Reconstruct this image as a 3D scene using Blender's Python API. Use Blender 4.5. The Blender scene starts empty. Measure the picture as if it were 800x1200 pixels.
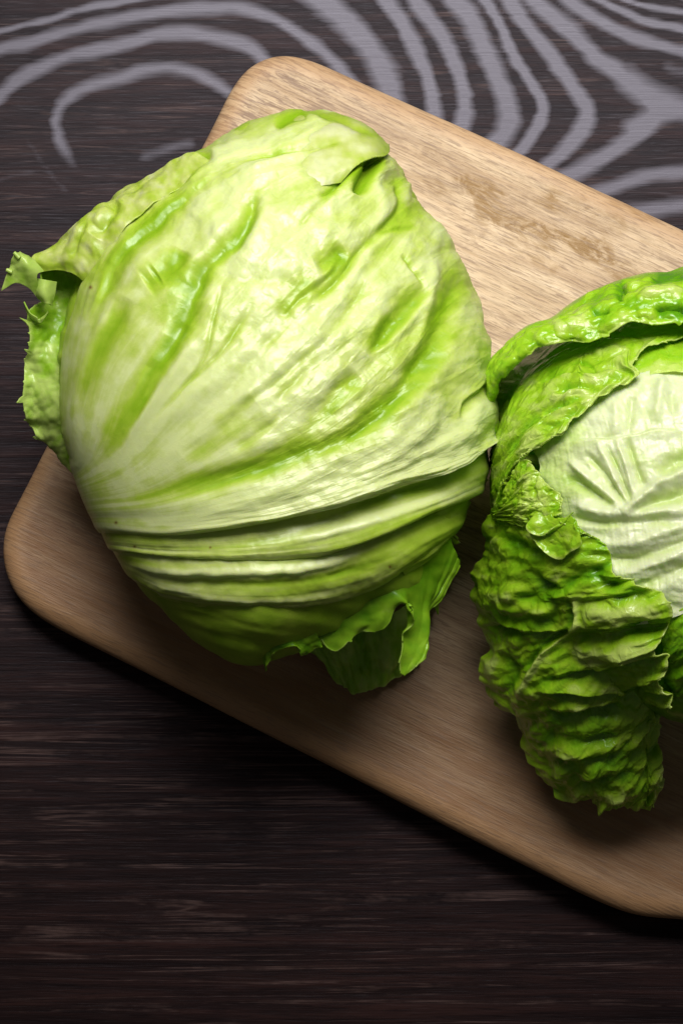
import bpy, math
import numpy as np
from mathutils import Vector

# ------------------------------------------------------------------ camera, world, lights
SC = bpy.context.scene
K = 0.00033                      # metres per photo pixel at the table
DIST, TILT = 1.10, math.radians(6.0)
cam_d = bpy.data.cameras.new('camera'); cam = bpy.data.objects.new('camera', cam_d)
SC.collection.objects.link(cam); SC.camera = cam
cam.location = (0, -DIST*math.sin(TILT), DIST*math.cos(TILT))
cam.rotation_euler = (TILT, 0, 0)
cam_d.sensor_fit = 'VERTICAL'; cam_d.angle = 2*math.atan(600*K/DIST)
cam_d.clip_start = 0.02; cam_d.clip_end = 50

W = bpy.data.worlds.new('World'); SC.world = W; W.use_nodes = True
W.node_tree.nodes['Background'].inputs[0].default_value = (0.95, 0.92, 0.90, 1)
W.node_tree.nodes['Background'].inputs[1].default_value = 0.055

def area(name, loc, target, sx, sy, power, col):
    l = bpy.data.lights.new(name, 'AREA'); l.shape = 'RECTANGLE'; l.size = sx; l.size_y = sy
    l.energy = power; l.color = col
    o = bpy.data.objects.new(name, l); SC.collection.objects.link(o)
    o.location = loc
    o.rotation_euler = (Vector(target)-Vector(loc)).to_track_quat('-Z', 'Y').to_euler()
    return o
key = area('window_light', (0.06, 0.50, 0.78), (0.04, 0.11, 0.02), 0.66, 0.46, 2.3, (1.0, 0.985, 0.97))
key.data.spread = math.radians(58)
SC.view_settings.view_transform = 'Standard'; SC.view_settings.look = 'None'
SC.view_settings.exposure = 0.0; SC.view_settings.gamma = 1.0
SC.render.engine = 'CYCLES'
SC.cycles.use_denoising = True
SC.cycles.max_bounces = 8; SC.cycles.diffuse_bounces = 4; SC.cycles.transmission_bounces = 4

C = SC.collection
rng = np.random.RandomState(7)

# ------------------------------------------------------------------ pixel -> world
cE = np.array(cam.location); ct, st = math.cos(TILT), math.sin(TILT)
FL = 600.0/math.tan(cam_d.angle/2)
def at(px, py, z):
    """world point at height z on the sight line of photo pixel (px,py)"""
    px = np.asarray(px, float); py = np.asarray(py, float); z = np.asarray(z, float)
    cx = (px-400)/FL; cy = -(py-600)/FL
    dx = cx; dy = cy*ct + st; dz = cy*st - ct
    t = (z-cE[2])/dz
    return np.stack([cE[0]+dx*t, cE[1]+dy*t, cE[2]+dz*t+0*px], -1)

BT = 0.020                      # board top height
PX = 0.000315                   # one pixel at the height of the heads

# ------------------------------------------------------------------ noise
_P = np.random.RandomState(3).permutation(256); _P = np.concatenate([_P, _P, _P])
_G = np.stack([np.cos(np.arange(256)/256*2*np.pi*7.13), np.sin(np.arange(256)/256*2*np.pi*7.13)], -1)
def perlin(x, y, seed=0):
    x = np.asarray(x, float)+seed*17.37; y = np.asarray(y, float)+seed*9.71
    xi = np.floor(x).astype(int); yi = np.floor(y).astype(int); xf = x-xi; yf = y-yi
    u = xf*xf*xf*(xf*(xf*6-15)+10); v = yf*yf*yf*(yf*(yf*6-15)+10)
    def g(ix, iy, fx, fy):
        h = _P[(_P[ix & 255]+iy) & 255]; q = _G[h]; return q[..., 0]*fx+q[..., 1]*fy
    a = g(xi, yi, xf, yf); b = g(xi+1, yi, xf-1, yf); c = g(xi, yi+1, xf, yf-1); d = g(xi+1, yi+1, xf-1, yf-1)
    return 1.5*((a*(1-u)+b*u)*(1-v)+(c*(1-u)+d*u)*v)
def fbm(x, y, seed=0, o=4, gain=.5):
    s = 0; a = 1
    for i in range(o):
        s = s+a*perlin(x*2**i, y*2**i, seed+i); a *= gain
    return s
def worley(x, y, seed=0):
    """F1, F2 distances of a jittered grid"""
    x = np.asarray(x, float); y = np.asarray(y, float)
    xi = np.floor(x).astype(int); yi = np.floor(y).astype(int)
    f1 = np.full(x.shape, 9.); f2 = np.full(x.shape, 9.)
    for i in (-1, 0, 1):
        for j in (-1, 0, 1):
            a = _P[(_P[(xi+i+seed*5) & 255]+yi+j) & 255]; b = _P[(a+71) & 255]
            d = np.hypot(xi+i+a/256.-x, yi+j+b/256.-y)
            f2 = np.minimum(f2, np.maximum(f1, d)); f1 = np.minimum(f1, d)
    return f1, f2
def sm(a, b, x):
    t = np.clip((x-a)/(b-a), 0, 1); return t*t*(3-2*t)

# ------------------------------------------------------------------ splines
def crv(P, n):
    """resample control polyline (k x d) to n points, Catmull-Rom, by arc length"""
    P = np.asarray(P, float); k = len(P)
    if k == 2:
        t = np.linspace(0, 1, n)[:, None]; return P[0]*(1-t)+P[1]*t
    Q = np.vstack([2*P[0]-P[1], P, 2*P[-1]-P[-2]])
    m = 24; out = []
    for i in range(k-1):
        p0, p1, p2, p3 = Q[i:i+4]; t = np.linspace(0, 1, m, endpoint=False)[:, None]
        out.append(.5*((2*p1)+(p2-p0)*t+(2*p0-5*p1+4*p2-p3)*t**2+(3*p1-p0-3*p2+p3)*t**3))
    out.append(P[-1:]); D = np.vstack(out)
    L = np.concatenate([[0], np.cumsum(np.linalg.norm(np.diff(D, axis=0), axis=1))])
    s = np.linspace(0, L[-1], n)
    return np.stack([np.interp(s, L, D[:, j]) for j in range(D.shape[1])], -1)
def crv_u(P, n):
    """like crv along axis 0 but uniform in control index (P: k x m x d)"""
    k = P.shape[0]; Q = np.concatenate([2*P[:1]-P[1:2], P, 2*P[-1:]-P[-2:-1]])
    s = np.linspace(0, k-1-1e-9, n); i = s.astype(int); t = (s-i)[:, None, None]
    p0, p1, p2, p3 = Q[i], Q[i+1], Q[i+2], Q[i+3]
    return .5*((2*p1)+(p2-p0)*t+(2*p0-5*p1+4*p2-p3)*t**2+(3*p1-p0-3*p2+p3)*t**3)
def tensor(curves, nu, nv, by_arc=True):
    d = max(len(c[0]) for c in curves)
    R = np.stack([crv([list(p)+[0]*(d-len(p)) for p in c], 60) for c in curves])
    R = crv_u(R, nu)                                   # nu x 60 x d
    s = np.linspace(0, 59, nv); i = np.minimum(s.astype(int), 58); t = (s-i)[None, :, None]
    return R[:, i]*(1-t)+R[:, i+1]*t

def polyd(pts, X, Y, pad):
    """signed distance and parameter along a polyline, only near it"""
    P = crv(pts, max(8, 5*len(pts)))
    m = (X > P[:, 0].min()-pad) & (X < P[:, 0].max()+pad) & (Y > P[:, 1].min()-pad) & (Y < P[:, 1].max()+pad)
    x, y = X[m], Y[m]; best = np.full(x.shape, 1e9); sg = np.zeros(x.shape); tt = np.zeros(x.shape)
    n = len(P)-1
    for i in range(n):
        a, b = P[i], P[i+1]; e = b-a; L2 = e@e+1e-12
        t = np.clip(((x-a[0])*e[0]+(y-a[1])*e[1])/L2, 0, 1)
        dx = x-a[0]-t*e[0]; dy = y-a[1]-t*e[1]; d = dx*dx+dy*dy
        k = d < best; best[k] = d[k]; tt[k] = (i+t[k])/n
        sg[k] = np.sign(e[0]*dy[k]-e[1]*dx[k])
    return m, np.sqrt(best)*sg, tt

def features(F, X, Y):
    """F: (kind, pts, width, depth, tint). Returns height and tint fields"""
    H = np.zeros(X.shape); T = np.zeros(X.shape)
    wob = 2.6*perlin(X/30, Y/30, 5)
    for kind, pts, w, dep, tn in F:
        m, d, t = polyd(pts, X, Y, w*4+6)
        d = d+wob[m]*min(1, w/8)
        taper = np.sqrt(np.clip(sm(0, .22, t)*sm(1, .75, t), 0, 1))
        ad = np.abs(d)
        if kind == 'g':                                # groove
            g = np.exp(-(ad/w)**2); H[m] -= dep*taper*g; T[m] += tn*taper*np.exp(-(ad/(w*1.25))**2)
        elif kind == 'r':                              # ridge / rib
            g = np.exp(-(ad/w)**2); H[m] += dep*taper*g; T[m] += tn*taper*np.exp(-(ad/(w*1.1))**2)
        elif kind == 's':                              # overlapping fold: high on the + side
            hi = sm(-4.0, 3.5, d)*np.exp(-np.maximum(d, 0)/(w*1.6))
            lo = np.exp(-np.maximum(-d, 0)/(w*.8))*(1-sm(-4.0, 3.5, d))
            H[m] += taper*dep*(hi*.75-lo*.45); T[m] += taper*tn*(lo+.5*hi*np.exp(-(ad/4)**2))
    return H, T

# ------------------------------------------------------------------ objects
def link(o, parent=None):
    C.objects.link(o); o.parent = parent; return o
def thing(name, label, cat, loc=(0, 0, 0)):
    o = link(bpy.data.objects.new(name, None)); o.location = loc; o.empty_display_size = .02
    o['label'] = label; o['category'] = cat; return o
def mesh(name, V, F, mat, parent=None, attrs=None, uv=None, smooth=True):
    me = bpy.data.meshes.new(name)
    V = np.asarray(V, np.float32).reshape(-1, 3); F = np.asarray(F, np.int32)
    me.vertices.add(len(V)); me.vertices.foreach_set('co', V.ravel())
    n = F.shape[1]; me.loops.add(F.size); me.loops.foreach_set('vertex_index', F.ravel())
    me.polygons.add(len(F)); me.polygons.foreach_set('loop_start', np.arange(0, F.size, n, dtype=np.int32))
    if smooth: me.polygons.foreach_set('use_smooth', np.ones(len(F), bool))
    me.update(calc_edges=True); me.validate()
    for k, a in (attrs or {}).items():
        at_ = me.attributes.new(k, 'FLOAT', 'POINT'); at_.data.foreach_set('value', np.asarray(a, np.float32).ravel())
    if uv is not None:
        at_ = me.attributes.new('flow', 'FLOAT_VECTOR', 'POINT'); at_.data.foreach_set('vector', np.asarray(uv, np.float32).ravel())
    me.materials.append(mat)
    o = bpy.data.objects.new(name, me); link(o, parent)
    if parent is not None: o.location = -parent.location
    return o
def gridF(nu, nv, wrap=False):
    i, j = np.meshgrid(np.arange(nu if wrap else nu-1), np.arange(nv-1), indexing='ij')
    a = i*nv+j; b = ((i+1) % nu)*nv+j
    return np.stack([a, b, b+1, a+1], -1).reshape(-1, 4)

class Head:
    def __init__(s, c, sil, Hz, zc):
        s.c = np.array(c, float); P = np.array(sil, float)-s.c
        th = np.arctan2(P[:, 1], P[:, 0]); k = np.argsort(th); th = th[k]; R = np.hypot(P[k, 0], P[k, 1])
        th = np.concatenate([th-2*np.pi, th, th+2*np.pi]); R = np.tile(R, 3)
        t = np.linspace(-np.pi, np.pi, 721); r = np.interp(t, th, R)
        q = np.exp(-(np.arange(-24, 25)/5.5)**2); q /= q.sum()
        rr = np.concatenate([r[:-1]]*3); rr = np.convolve(rr, q, 'same')[720:1441]
        s.t, s.r = t, rr; s.Hz, s.zc = Hz, zc
    def pos(s, X, Y):
        dx, dy = X-s.c[0], Y-s.c[1]; r = np.hypot(dx, dy); th = np.arctan2(dy, dx)
        R = np.interp(th, s.t, s.r); rho = r/R
        phi = np.where(rho <= 1, np.arcsin(np.clip(rho, 0, 1)), np.pi/2+(rho-1)*2.6)
        phi = np.minimum(phi, 3.0)
        rr = R*np.sin(phi); z = s.zc+s.Hz*np.sign(np.cos(phi))*np.abs(np.cos(phi))**.92
        return at(s.c[0]+rr*np.cos(th), s.c[1]+rr*np.sin(th), np.maximum(z, BT+.0006))
    def zpx(s, X, Y):
        dx, dy = X-s.c[0], Y-s.c[1]; R = np.interp(np.arctan2(dy, dx), s.t, s.r); rho = np.hypot(dx, dy)/R
        return (s.zc+s.Hz*np.sqrt(np.clip(1-rho**2, 0, 1))-BT)/PX-400*sm(.96, 1.06, rho)
    def closed(s, nth, nph):
        th = np.linspace(0, 2*np.pi, nth, endpoint=False); ph = np.linspace(0.02, np.pi-.02, nph)
        TH, PH = np.meshgrid(th, ph, indexing='ij')
        R = np.interp((TH+np.pi) % (2*np.pi)-np.pi, s.t, s.r); rr = R*np.sin(PH)
        X = s.c[0]+rr*np.cos(TH); Y = s.c[1]+rr*np.sin(TH)
        z = s.zc+s.Hz*np.sign(np.cos(PH))*np.abs(np.cos(PH))**.92
        return X, Y, z, TH, PH

def normals(P):
    du = np.gradient(P, axis=0); dv = np.gradient(P, axis=1)
    N = np.cross(du, dv); N /= np.linalg.norm(N, axis=-1, keepdims=True)+1e-12
    if (N[..., 2]).mean() < 0: N = -N
    return N

def spots(X, Y):
    s = np.zeros(X.shape)
    for x, y, w in [(107,337,2.2),(137,612,1.8),(157,641,1.6),(246,642,1.3),(180,650,1.2),(455,662,1.5)]:
        s = np.maximum(s, np.exp(-((X-x)**2+(Y-y)**2)/w**2))
    return s
def leaf(parent, curves, nu, nv, mat, head=None, disp=None, tint=None, feat=(), solid=0, name='leaf', label=None, over=None, basefade=False, jag=None):
    """curves: flow lines of (x,y[,h]) on a head, or (x,y,z) in pixels above the board when head is None"""
    G = tensor(curves, nu, nv); X, Y, Z = G[..., 0], G[..., 1], (G[..., 2] if G.shape[-1] > 2 else 0*G[..., 0])
    U, V = np.meshgrid(np.linspace(0, 1, nu), np.linspace(0, 1, nv), indexing='ij')
    if head is not None:
        P = head.pos(X, Y); h = Z
    else:
        if over is not None:
            hz = over[0].zpx(X, Y)+over[1]; w = 14.; a = (Z-hz)/w
            Z = np.where(a > 20, Z, hz+w*np.log1p(np.exp(np.clip(a, -30, 20))))
        P = at(X, Y, BT+np.maximum(Z, 1.5)*PX); h = 0*X
    # arc-length flow coordinates in pixels
    SU = np.concatenate([np.zeros((1, nv)), np.cumsum(np.linalg.norm(np.diff(P, axis=0), axis=-1), 0)])/PX
    SV = np.concatenate([np.zeros((nu, 1)), np.cumsum(np.linalg.norm(np.diff(P, axis=1), axis=-1), 1)], 1)/PX
    N = normals(P)
    T = np.zeros(X.shape)
    if feat:
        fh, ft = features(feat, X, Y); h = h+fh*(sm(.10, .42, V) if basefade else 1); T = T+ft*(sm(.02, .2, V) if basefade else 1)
    if disp is not None: h = h+disp(U, V, X, Y, SU, SV)
    P = P+N*(h*PX)[..., None]
    P[..., 2] = np.maximum(P[..., 2], BT+.0005)
    if jag:
        dv = P[:, -1]-P[:, -5]; dv /= np.linalg.norm(dv, axis=-1, keepdims=True)+1e-9
        e = SU[:, -1]; q = np.maximum(0, perlin(e/jag[1], 0*e, 131)+.5*perlin(e/jag[1]*2.3, 0*e, 132)-.12)**1.6*2.2
        P = P+dv[:, None, :]*(jag[0]*PX*q[:, None]*sm(1-jag[2], 1, V)**1.5)[..., None]
    if tint is not None: T = T+tint(U, V, X, Y, h)
    o = mesh(name, P, gridF(nu, nv), mat, parent, {'tint': np.clip(T, 0, 1), 'spot': spots(X, Y)},
             uv=np.stack([X, Y, 0*X], -1)*.01)
    if solid:
        m = o.modifiers.new('thickness', 'SOLIDIFY'); m.thickness = solid; m.offset = -1
    if label: o['label'] = label
    return o

# ------------------------------------------------------------------ materials
def newmat(name):
    m = bpy.data.materials.new(name); m.use_nodes = True; nt = m.node_tree; nt.nodes.clear()
    def N(t, **k):
        n = nt.nodes.new(t)
        for a, b in k.items(): setattr(n, a, b)
        return n
    L = nt.links.new
    out = N('ShaderNodeOutputMaterial'); b = N('ShaderNodeBsdfPrincipled'); L(b.outputs[0], out.inputs[0])
    return m, nt, N, L, b, out
def ramp(N, L, src, stops):
    r = N('ShaderNodeValToRGB'); e = r.color_ramp.elements
    while len(e) < len(stops): e.new(.5)
    for q, (p, c) in zip(e, stops): q.position = p; q.color = (*c, 1) if len(c) == 3 else (c[0],)*3+(1,)
    L(src, r.inputs[0]); return r.outputs[0]
def math_(N, L, op, a, b=None, c=None):
    n = N('ShaderNodeMath', operation=op)
    for i, v in enumerate((a, b, c)):
        if v is None: continue
        if isinstance(v, (int, float)): n.inputs[i].default_value = v
        else: L(v, n.inputs[i])
    return n.outputs[0]
def noise(N, L, vec, scale, detail=4, rough=.55, dist=0.0):
    n = N('ShaderNodeTexNoise'); n.inputs['Scale'].default_value = scale; n.inputs['Detail'].default_value = detail
    n.inputs['Roughness'].default_value = rough; n.inputs['Distortion'].default_value = dist; L(vec, n.inputs['Vector'])
    return n.outputs['Fac']
def mapping(N, L, vec, scale=(1, 1, 1), rot=(0, 0, 0), loc=(0, 0, 0)):
    m = N('ShaderNodeMapping'); m.inputs['Scale'].default_value = scale; m.inputs['Rotation'].default_value = rot
    m.inputs['Location'].default_value = loc; L(vec, m.inputs['Vector']); return m.outputs[0]

def leafmat(name, stops, rough=.36, spec=.5, sss=.35, trans=.12, bump=.16, vein=.15, coat=0.0):
    m, nt, N, L, b, out = newmat(name)
    a = N('ShaderNodeAttribute', attribute_name='tint'); co = N('ShaderNodeTexCoord').outputs['Object']
    n1 = noise(N, L, co, 160, 5, .6); n2 = noise(N, L, co, 900, 3, .6)
    t = math_(N, L, 'MULTIPLY_ADD', math_(N, L, 'SUBTRACT', n1, .5), .55, a.outputs['Fac'])
    # small vein network
    wv = N('ShaderNodeTexVoronoi', feature='DISTANCE_TO_EDGE'); wv.inputs['Scale'].default_value = 240
    warp = N('ShaderNodeMixRGB', blend_type='ADD'); warp.inputs[0].default_value = .012
    nn = N('ShaderNodeTexNoise'); nn.inputs['Scale'].default_value = 120; L(co, nn.inputs['Vector'])
    L(co, warp.inputs[1]); L(nn.outputs['Color'], warp.inputs[2]); L(warp.outputs[0], wv.inputs['Vector'])
    net = ramp(N, L, wv.outputs['Distance'], [(0, (1,)), (.10, (0,))])
    t = math_(N, L, 'MULTIPLY_ADD', net, -.10*vein, t)
    colr = ramp(N, L, t, stops)
    sp = N('ShaderNodeMixRGB'); L(N('ShaderNodeAttribute', attribute_name='spot').outputs['Fac'], sp.inputs[0]); L(colr, sp.inputs[1]); sp.inputs[2].default_value = (.16, .07, .01, 1); colr = sp.outputs[0]
    L(colr, b.inputs['Base Color'])
    r = math_(N, L, 'MULTIPLY_ADD', n1, .30, rough-.15); L(r, b.inputs['Roughness'])
    b.inputs['Specular IOR Level'].default_value = spec
    b.inputs['Subsurface Weight'].default_value = sss
    b.inputs['Subsurface Radius'].default_value = (1.0, 1.3, .25); b.inputs['Subsurface Scale'].default_value = .004
    b.inputs['Coat Weight'].default_value = coat; b.inputs['Coat Roughness'].default_value = .18
    hh = math_(N, L, 'MULTIPLY_ADD', net, .35*vein, math_(N, L, 'MULTIPLY_ADD', n2, .25, n1))
    bp = N('ShaderNodeBump'); bp.inputs['Strength'].default_value = bump; bp.inputs['Distance'].default_value = .0012
    L(hh, bp.inputs['Height']); L(bp.outputs[0], b.inputs['Normal'])
    if trans:
        tr = N('ShaderNodeBsdfTranslucent'); L(colr, tr.inputs[0]); L(bp.outputs[0], tr.inputs[1])
        mx = N('ShaderNodeMixShader'); mx.inputs[0].default_value = trans
        L(b.outputs[0], mx.inputs[1]); L(tr.outputs[0], mx.inputs[2]); L(mx.outputs[0], out.inputs[0])
    return m
PALE = [(0, (.62, .69, .29)), (.3, (.49, .59, .135)), (.6, (.36, .51, .038)), (1, (.23, .40, .008))]
M_pale = leafmat('pale_leaf', PALE, rough=.38, trans=.10)
M_under = leafmat('outer_pale_leaf', PALE, rough=.45, trans=.10)
M_frill = leafmat('frilled_leaf', [(0, (.55, .72, .16)), (.5, (.30, .55, .02)), (1, (.13, .36, .006))], rough=.34, trans=.35, sss=.1)
GREEN = [(0, (.58, .74, .15)), (.3, (.39, .65, .022)), (.65, (.25, .55, .008)), (1, (.12, .36, .004))]
M_green = leafmat('green_leaf', GREEN, rough=.30, trans=.28, sss=.15, bump=.30, vein=.6, coat=.40)
M_white = leafmat('white_leaf', [(0, (.66, .71, .42)), (.4, (.54, .64, .24)), (1, (.34, .52, .06))], rough=.36, trans=.08)

# ------------------------------------------------------------------ table
STR = [
 ([(267,107),(236,88),(203,79),(175,80),(145,90),(108,100),(84,112),(66,135),(70,162),(85,190),(108,215)], 8, .8),
 ([(312,72),(294,57),(270,47),(250,43),(216,38),(182,41),(148,51),(111,59),(74,68),(44,81),(20,95),(0,113),(-40,150)], 8.5, .9),
 ([(420,112),(400,82),(375,58),(348,38),(318,20),(284,9),(250,9),(219,10),(169,17),(118,27),(67,40),(33,50),(0,57),(-60,80)], 8, .9),
 ([(210,-9),(152,0),(100,10),(67,20),(27,30),(0,37),(-60,60)], 4.5, .85),
 ([(340,-30),(372,-4),(398,17),(419,37),(439,64),(452,91),(460,115),(462,140)], 14.5, 1),
 ([(430,-40),(449,-4),(466,20),(480,44),(493,71),(503,98),(508,125),(508,150)], 9, 1),
 ([(470,-30),(487,0),(500,18),(515,38),(530,68),(541,98),(545,124),(541,146),(530,170)], 9.5, 1),
 ([(510,-40),(533,0),(552,22),(567,56),(579,86),(593,116),(596,143),(584,164),(560,190)], 12, 1),
 ([(550,-40),(569,0),(586,30),(601,64),(620,94),(635,120),(631,146),(609,177),(590,200)], 7, 1),
 ([(575,-40),(596,0),(616,30),(639,56),(657,82),(676,109),(688,131),(680,154),(661,176),(639,195),(610,220)], 9.5, 1),
 ([(600,-40),(627,0),(650,22),(676,45),(699,68),(725,86),(750,107),(768,131),(752,152),(725,172),(688,194),(655,210),(620,225)], 10.5, 1),
 ([(735,95),(765,115),(800,128),(850,135)], 17, .9), ([(742,150),(768,135),(800,128)], 14, .9),
 ([(640,-20),(665,0),(687,15),(717,32),(747,46),(781,55),(800,60),(860,70)], 7.5, .95),
 ([(760,72),(800,84),(860,95)], 9, .45), 
 ([(680,-15),(702,0),(725,11),(755,24),(800,34),(860,44)], 5, .95),
 ([(705,-15),(735,0),(762,8),(800,14),(860,20)], 4, .95),
 ([(780,-8),(830,2)], 4, .9),
 ([(860,196),(800,202),(762,205),(735,213),(705,224),(680,232)], 9, .85),
 ([(860,232),(800,240),(762,245),(735,250),(700,262)], 10, .85),
 ([(150,188),(180,180),(215,170),(240,168)], 9, .5),
 ([(-20,215),(20,205),(50,200)], 5, .3), ([(20,150),(40,175),(60,205),(90,235)], 6, .3),
]
def build_table():
    xs = np.concatenate([[-1.6, -1, -.6, -.35, -.25], np.arange(-.19, .19, .0011), [.25, .35, .6, 1, 1.6]])
    ys = np.concatenate([[-1.6, -1, -.6, -.4], np.arange(-.3, .0, .02), np.arange(.0, .265, .0011), [.3, .4, .6, 1, 1.6]])
    X, Y = np.meshgrid(xs, ys, indexing='ij')
    # table world -> photo pixels
    dz = 0-cE[2]; rx = X-cE[0]; ry = Y-cE[1]
    a = ry*ct+dz*st; b = -ry*st+dz*ct          # camera-plane up, forward
    up = ry*ct + dz*st; fw = ry*st - dz*ct
    PXx = 400+FL*rx/fw; PYy = 600-FL*up/fw
    S = np.zeros(X.shape)
    for pts, w, s in STR:
        m, d, t = polyd(pts, PXx, PYy, w*3+8)
        d = d+1.6*perlin(PXx[m]/26, PYy[m]/9, 9)
        v = s*np.clip(1.0-np.abs(d)/(1.75*w*(1+.25*perlin(PXx[m]/50, PYy[m]/50, 8))), 0, 1)
        if s < .85: v = v*(sm(1, .8, t)*(1 if s == .8 else sm(0, .25, t)))
        S[m] = np.maximum(S[m], v)
    P = np.stack([X, Y, 0*X], -1)
    return P, S, len(xs), len(ys)
m, nt, N, L, b, out = newmat('dark_stained_wood')
co = N('ShaderNodeTexCoord').outputs['Object']
str_f = noise(N, L, mapping(N, L, co, (34, 1100, 1)), 1, 4, .7, .25)
str_m = noise(N, L, mapping(N, L, co, (7, 170, 1)), 1, 6, .72, .5)
str_c = noise(N, L, mapping(N, L, co, (2.2, 38, 1)), 1, 3, .5)
att = N('ShaderNodeAttribute', attribute_name='stripe').outputs['Fac']
q = math_(N, L, 'MULTIPLY_ADD', math_(N, L, 'SUBTRACT', str_f, .5), .50, att)
q = math_(N, L, 'MULTIPLY_ADD', math_(N, L, 'SUBTRACT', str_m, .5), .35, q)
stripe = ramp(N, L, q, [(.22, (0,)), (.72, (1,))])
base = ramp(N, L, str_m, [(.3, (.004, .0018, .0016)), (.5, (.011, .0052, .0046)), (.7, (.026, .011, .009))])
ln = noise(N, L, mapping(N, L, co, (2.6, 105, 1)), 1, 5, .62, .9)
line = ramp(N, L, math_(N, L, 'ABSOLUTE', math_(N, L, 'SUBTRACT', ln, .5)), [(0.0, (1,)), (.022, (0,))])
brk = ramp(N, L, noise(N, L, mapping(N, L, co, (26, 60, 1)), 1, 4, .7), [(.42, (0,)), (.62, (1,))])
line = math_(N, L, 'MULTIPLY', line, brk)
pore = ramp(N, L, noise(N, L, mapping(N, L, co, (45, 900, 1)), 1, 4, .65, .3), [(.38, (1,)), (.47, (0,))])
mb = N('ShaderNodeMixRGB'); L(math_(N, L, 'MULTIPLY', pore, .55), mb.inputs[0]); L(base, mb.inputs[1]); mb.inputs[2].default_value = (.003, .0015, .0015, 1)
mc = N('ShaderNodeMixRGB'); L(line, mc.inputs[0]); L(mb.outputs[0], mc.inputs[1]); mc.inputs[2].default_value = (.060, .036, .031, 1)
base = mc.outputs[0]
mx = N('ShaderNodeMixRGB'); L(stripe, mx.inputs[0]); L(base, mx.inputs[1]); mx.inputs[2].default_value = (.046, .038, .048, 1)
L(mx.outputs[0], b.inputs['Base Color'])
rg = math_(N, L, 'MULTIPLY_ADD', str_f, .10, .38)
rg = math_(N, L, 'MULTIPLY_ADD', stripe, -.04, rg); L(rg, b.inputs['Roughness'])
b.inputs['Specular Tint'].default_value = (.90, .88, 1, 1)
fleck = ramp(N, L, noise(N, L, mapping(N, L, co, (60, 1500, 1)), 1, 3, .6), [(.56, (0,)), (.68, (1,))])
L(math_(N, L, 'MULTIPLY_ADD', math_(N, L, 'MAXIMUM', stripe, math_(N, L, 'MULTIPLY', fleck, .35)), .28, .09), b.inputs['Specular IOR Level'])
hh = math_(N, L, 'ADD', math_(N, L, 'MULTIPLY', str_f, .30), math_(N, L, 'MULTIPLY', str_m, math_(N, L, 'MULTIPLY_ADD', stripe, -.8, 1.0))); hh = math_(N, L, 'MULTIPLY_ADD', stripe, .3, hh)
bp = N('ShaderNodeBump'); bp.inputs['Strength'].default_value = .40; bp.inputs['Distance'].default_value = .0006
L(hh, bp.inputs['Height']); L(bp.outputs[0], b.inputs['Normal'])
M_table = m
P, S, a_, b_ = build_table()
tab = mesh('table_top', P, gridF(a_, b_), M_table, None, {'stripe': S}); tab['kind'] = 'structure'

# ------------------------------------------------------------------ cutting board
BO = [(250,150),(272,106),(290,82),(312,70),(335,66),(365,73),(400,88),(480,124),(600,178),(800,272),(1000,366),(1150,437),
      (1190,462),(1212,495),(1210,530),(1190,575),(1080,780),(950,1010),(925,1045),(895,1070),(850,1082),(800,1077),(745,1072),(700,1056),(640,1027),
      (400,905),(200,803),(80,742),(45,722),(20,698),(8,672),(4,645),(8,618),(30,575),(120,400)]
def build_board():
    P2 = crv(BO+[BO[0]], 721)[:-1]
    O = at(P2[:, 0], P2[:, 1], BT*.6)[:, :2]
    q = np.exp(-(np.arange(-9, 10)/4.)**2); q /= q.sum(); n = len(O)
    O = np.stack([np.convolve(np.tile(O[:, k], 3), q, 'same')[n:2*n] for k in (0, 1)], -1)
    tn = np.roll(O, -1, 0)-np.roll(O, 1, 0); tn /= np.linalg.norm(tn, axis=1, keepdims=True)
    nr = np.stack([-tn[:, 1], tn[:, 0]], -1); cen = O.mean(0)
    if ((cen-O)*nr).sum() < 0: nr = -nr
    w = .0004*perlin(np.arange(n)/40., 0*np.arange(n), 3)*np.sin(np.arange(n)/n*np.pi)
    O = O+nr*w[:, None]
    rad = .0078; prof = [(.004, .0005), (.0015, .0015), (.0003, .004), (0, .007)]
    prof += [(rad*(1-math.cos(a)), BT-rad*.85+rad*.85*math.sin(a)) for a in np.linspace(0, math.pi/2, 12)]
    rings = []
    for ins, z in prof: rings.append(np.column_stack([O+nr*ins, np.full(n, z)]))
    I = O+nr*rad
    for s in np.linspace(1, 0.002, 90)[1:]:
        rings.append(np.column_stack([cen+(I-cen)*s, np.full(n, BT)]))
    V = np.stack(rings, 1)
    V[:, :, 2] += np.where(V[:, :, 2] > .012, .00035*fbm(V[:, :, 0]*40, V[:, :, 1]*40, 4), 0)
    return V, n, len(rings), O
V, n_, k_, BOUT = build_board()
ang = math.radians(-25.4)
ca, sa = math.cos(-ang), math.sin(-ang)
xl = V[..., 0]*ca-V[..., 1]*sa; yl = V[..., 0]*sa+V[..., 1]*ca     # along / across the grain
def knots(x, y):
    k = np.zeros(x.shape)
    for (px, py, rx, ry, s) in [(560,222,16,7,.7),(590,252,24,8,.9),(635,272,26,9,.75),(690,292,28,8,.7),(620,300,20,6,.3),(760,330,40,10,.35),(330,140,26,12,.30),
                                (285,165,18,8,.3),(700,250,40,10,.25),(500,215,24,9,.2),(740,250,20,6,.25),(650,235,14,8,.4)]:
        w = at(px, py, BT); wx = w[0]*ca-w[1]*sa; wy = w[0]*sa+w[1]*ca
        dx = (x-wx)/(rx*K); dy = (y-wy)/(ry*K)
        dd = np.hypot(dx, dy)+1.1*fbm(x*90, y*190, 9)
        k = np.maximum(k, s*np.clip(1.25-dd*.6, 0, 1))
    return k
KN = knots(xl, yl)
e0 = at(20, 640, BT); xe = e0[0]*ca-e0[1]*sa
END = sm(.085, .0, xl-xe)                                         # flecked figure of the left end
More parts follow.
